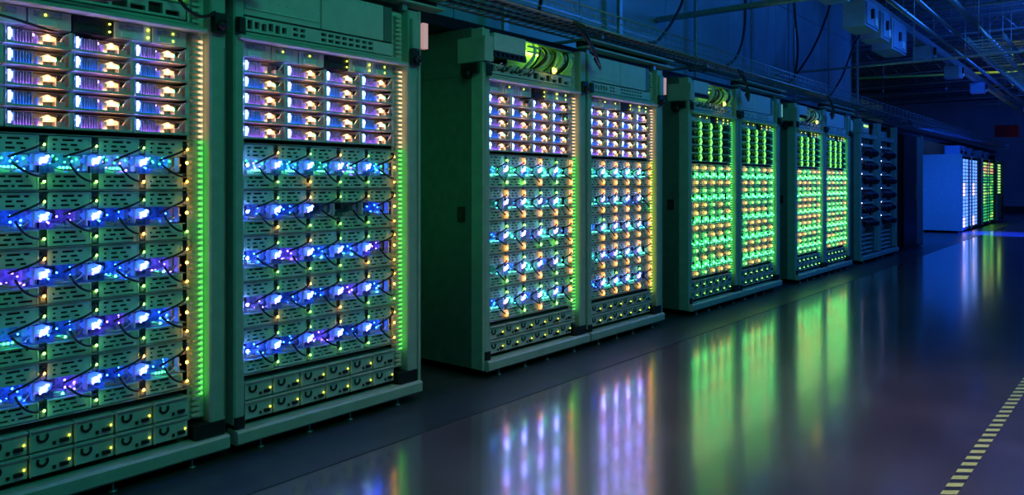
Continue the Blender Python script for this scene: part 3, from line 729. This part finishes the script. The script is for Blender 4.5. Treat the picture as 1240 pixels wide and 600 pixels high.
# curved drop cables from the roof to the tray
def dropc(pts,label):
    P=[cpt(*p) for p in pts]; Q=[]
    for i in range(len(P)-1):
        a=P[max(i-1,0)];b=P[i];c=P[i+1];d=P[min(i+2,len(P)-1)]
        for u in range(6):
            w=u/6; Q.append(.5*((2*b)+(c-a)*w+(2*a-5*b+4*c-d)*w*w+(3*b-a-3*c+d)*w**3))
    Q.append(P[-1]); m=MB(); m.tube([tuple(q) for q in Q],.016,7,'black'); o=link('power_cable',m.mesh('power_cable'))
    tag(o,label,'cable')
dropc([(836,-75,8.2),(829,-10,8.0),(818,20,7.8),(800,46,7.4),(790,52,7.15),(784,52,7.1)],'black drop cable slanting down to the tray over the fourth rack')
dropc([(902,-70,9.6),(903,0,9.5),(900,45,9.3),(888,74,9.0),(862,84,8.6),(835,85,8.3)],'black drop cable hanging straight then curling over the sixth rack')
dropc([(958,-50,11.5),(962,10,11.4),(966,60,11.2),(962,95,10.9)],'black drop cable hanging straight down by the fourth wall seam')
dropc([(1012,-20,12.0),(1000,22,11.8),(985,58,11.4),(966,88,10.9),(955,100,10.7)],'long black drop cable slanting down over the eighth rack')
dropc([(1048,30,14.5),(1034,55,14.2),(1020,92,13.6),(1004,118,13.0)],'short drop cable slanting down over the ninth rack')
dropc([(660,-40,6.4),(655,0,6.2),(650,30,6.0)],'braided cable dropping into the tray above the third rack')
# tangled cables over the joints between bays
for j,(y,lab) in enumerate(((1.9,'between the first and second rack'),(4.86,'between the third and fourth rack'),(7.83,'between the fifth and sixth rack'),(10.82,'between the seventh and eighth rack'))):
    t=thing('cable_loop',(.05,y,2.30),f'black cable loop hanging over the joint {lab}','cable','cable loops over the rack joints')
    def lp(m):
        for q in range(5):
            m.tube(bez((.085,-.34+.03*q,.145),(.09+.01*q,-.16,.03-.02*q),(.08,.02,-.03-.02*q),(.0,.07+.02*q,-.07-.015*q),9),.011,6,'black')
    part('cable_strand',('lp',),lp,t)
# long cable swag in front of the first rack's top
m=MB(); m.tube(bez((.04,1.55,2.30),(.05,1.60,2.02),(.05,1.72,1.975),(.045,1.80,2.05),12),.008,6,'black'); o=link('swag_cable',m.mesh('swag_cable')); tag(o,'black cable sagging across the top shelf of the first rack','cable')
m=MB(); m.tube(bez((.045,.80,2.06),(.05,1.1,1.98),(.05,1.4,1.98),(.045,1.50,2.10),12),.007,6,'black'); o=link('swag_cable',m.mesh('swag_cable')); tag(o,'thin black cable running level over the top of the first rack','cable')
m=MB(); m.tube(bez((.0,.90,1.905),(.03,1.0,1.90),(.03,1.08,1.87),(.0,1.17,1.865),8),.006,6,'black'); o=link('swag_cable',m.mesh('swag_cable')); tag(o,'short black cable over the topmost lit servers of the first rack','cable')
# red sign box
p=cpt(1219,159,24)
t=thing('sign',tuple(p),'dim red box sign hanging under the ceiling at the far end','sign',None,math.radians(39))
part('sign_body',('sg',),lambda m:m.cbox(-.36,.36,-.05,.05,-.19,.19,'red',.01),t)
part('hanger_rod',('sgr',),lambda m:m.tube([(-.25,0,.191),(-.25,0,2.0)],.008,6,'galv'),t); part('hanger_rod',('sgr',),None,t,(.5,0,0))

# ------------------------------------------------------------------ lights
def area(name,loc,tgt,size,power,col,shape='RECTANGLE',sy=None):
    l=bpy.data.lights.new(name,'AREA'); l.energy=power; l.color=col; l.size=size; l.shape=shape; l.size_y=sy or size
    o=bpy.data.objects.new(name,l); COL.objects.link(o); o.location=loc
    o.rotation_euler=(Vector(tgt)-Vector(loc)).to_track_quat('-Z','Y').to_euler(); return o
area('teal_high_fill',(3.6,1.2,4.7),(0,1.6,1.2),1.6,46,(.03,.88,.48),sy=2.4)  # unseen fill added for the teal cast on the near racks
area('teal_high_fill',(3.8,5.5,4.7),(0,6,1.2),1.6,34,(.05,.74,.55),sy=2.4)
area('warm_floor_fill',(2.9,4.2,4.9),(2.5,4.1,0),1.4,21,(.85,.52,.68),sy=4).data.spread=math.radians(62)  # unseen fill added to warm the near floor
area('blue_high_fill',(2.6,11.5,4.6),(-1,10,3.0),1.6,110,(.02,.19,1.0),sy=3)  # blue fills like this one are added out of view, without fixtures
area('blue_high_fill',(.8,9.0,4.8),(-1.06,7,3.4),1.0,18,(.01,.24,1.0),sy=4)
area('blue_high_fill',(3.0,18,4.6),(.2,20,1.0),1.2,170,(.01,.12,1.0),sy=2)
area('blue_gap_fill',(-.62,17.75,1.3),(-.5,22,1.2),.5,60,(.006,.09,1.0),sy=1.6)  # added behind the black cabinet to turn the far rack's side blue
area('blue_upward_fill',(3.2,16,3.2),(2.0,18,5.1),1.5,60,(.03,.22,.75))  # unseen fill added to brighten the roof from below
_l=bpy.data.lights.new('blue_floor_spot','SPOT'); _l.energy=8000; _l.color=(.01,.05,1.0); _l.spot_size=math.radians(50); _l.spot_blend=.8; _l.shadow_soft_size=.05
_o=bpy.data.objects.new('blue_floor_spot',_l); COL.objects.link(_o); _o.location=fpt(1230,284)+Vector((.7,0,2.7)); _o.rotation_euler=(fpt(1228,284)-_o.location).to_track_quat('-Z','Y').to_euler()  # unseen spot added to put the blue patch on the floor
area('blue_high_fill',(1.5,30,4.4),(.6,37,0),1.2,90,(.01,.10,1.0),sy=2)
area('lime_pipe_fill',tuple(zp(1235,60,4.75)),tuple(zp(1215,88,4.25)),.2,4,(.70,.95,.22))  # small fill added to bring out the pipe's yellow-green
w=bpy.data.worlds.new('world'); S.world=w; w.use_nodes=True
w.node_tree.nodes['Background'].inputs[0].default_value=(.02,.06,.12,1); w.node_tree.nodes['Background'].inputs[1].default_value=.25

# ------------------------------------------------------------------ camera
cam=bpy.data.cameras.new('camera'); co=bpy.data.objects.new('camera',cam); COL.objects.link(co)
co.location=(3.24,0,1.277); co.rotation_euler=(PI/2,0,math.atan(745/915.))
cam.sensor_width=36; cam.lens=36*915/1240.; cam.shift_y=-78/1240.; cam.clip_start=.05; cam.clip_end=200
S.camera=co
S.view_settings.view_transform='Standard'; S.view_settings.look='None'; S.view_settings.gamma=1; S.view_settings.exposure=0
S.view_settings.use_curve_mapping=False
S.cycles.use_denoising=True; S.cycles.max_bounces=6; S.cycles.sample_clamp_indirect=4
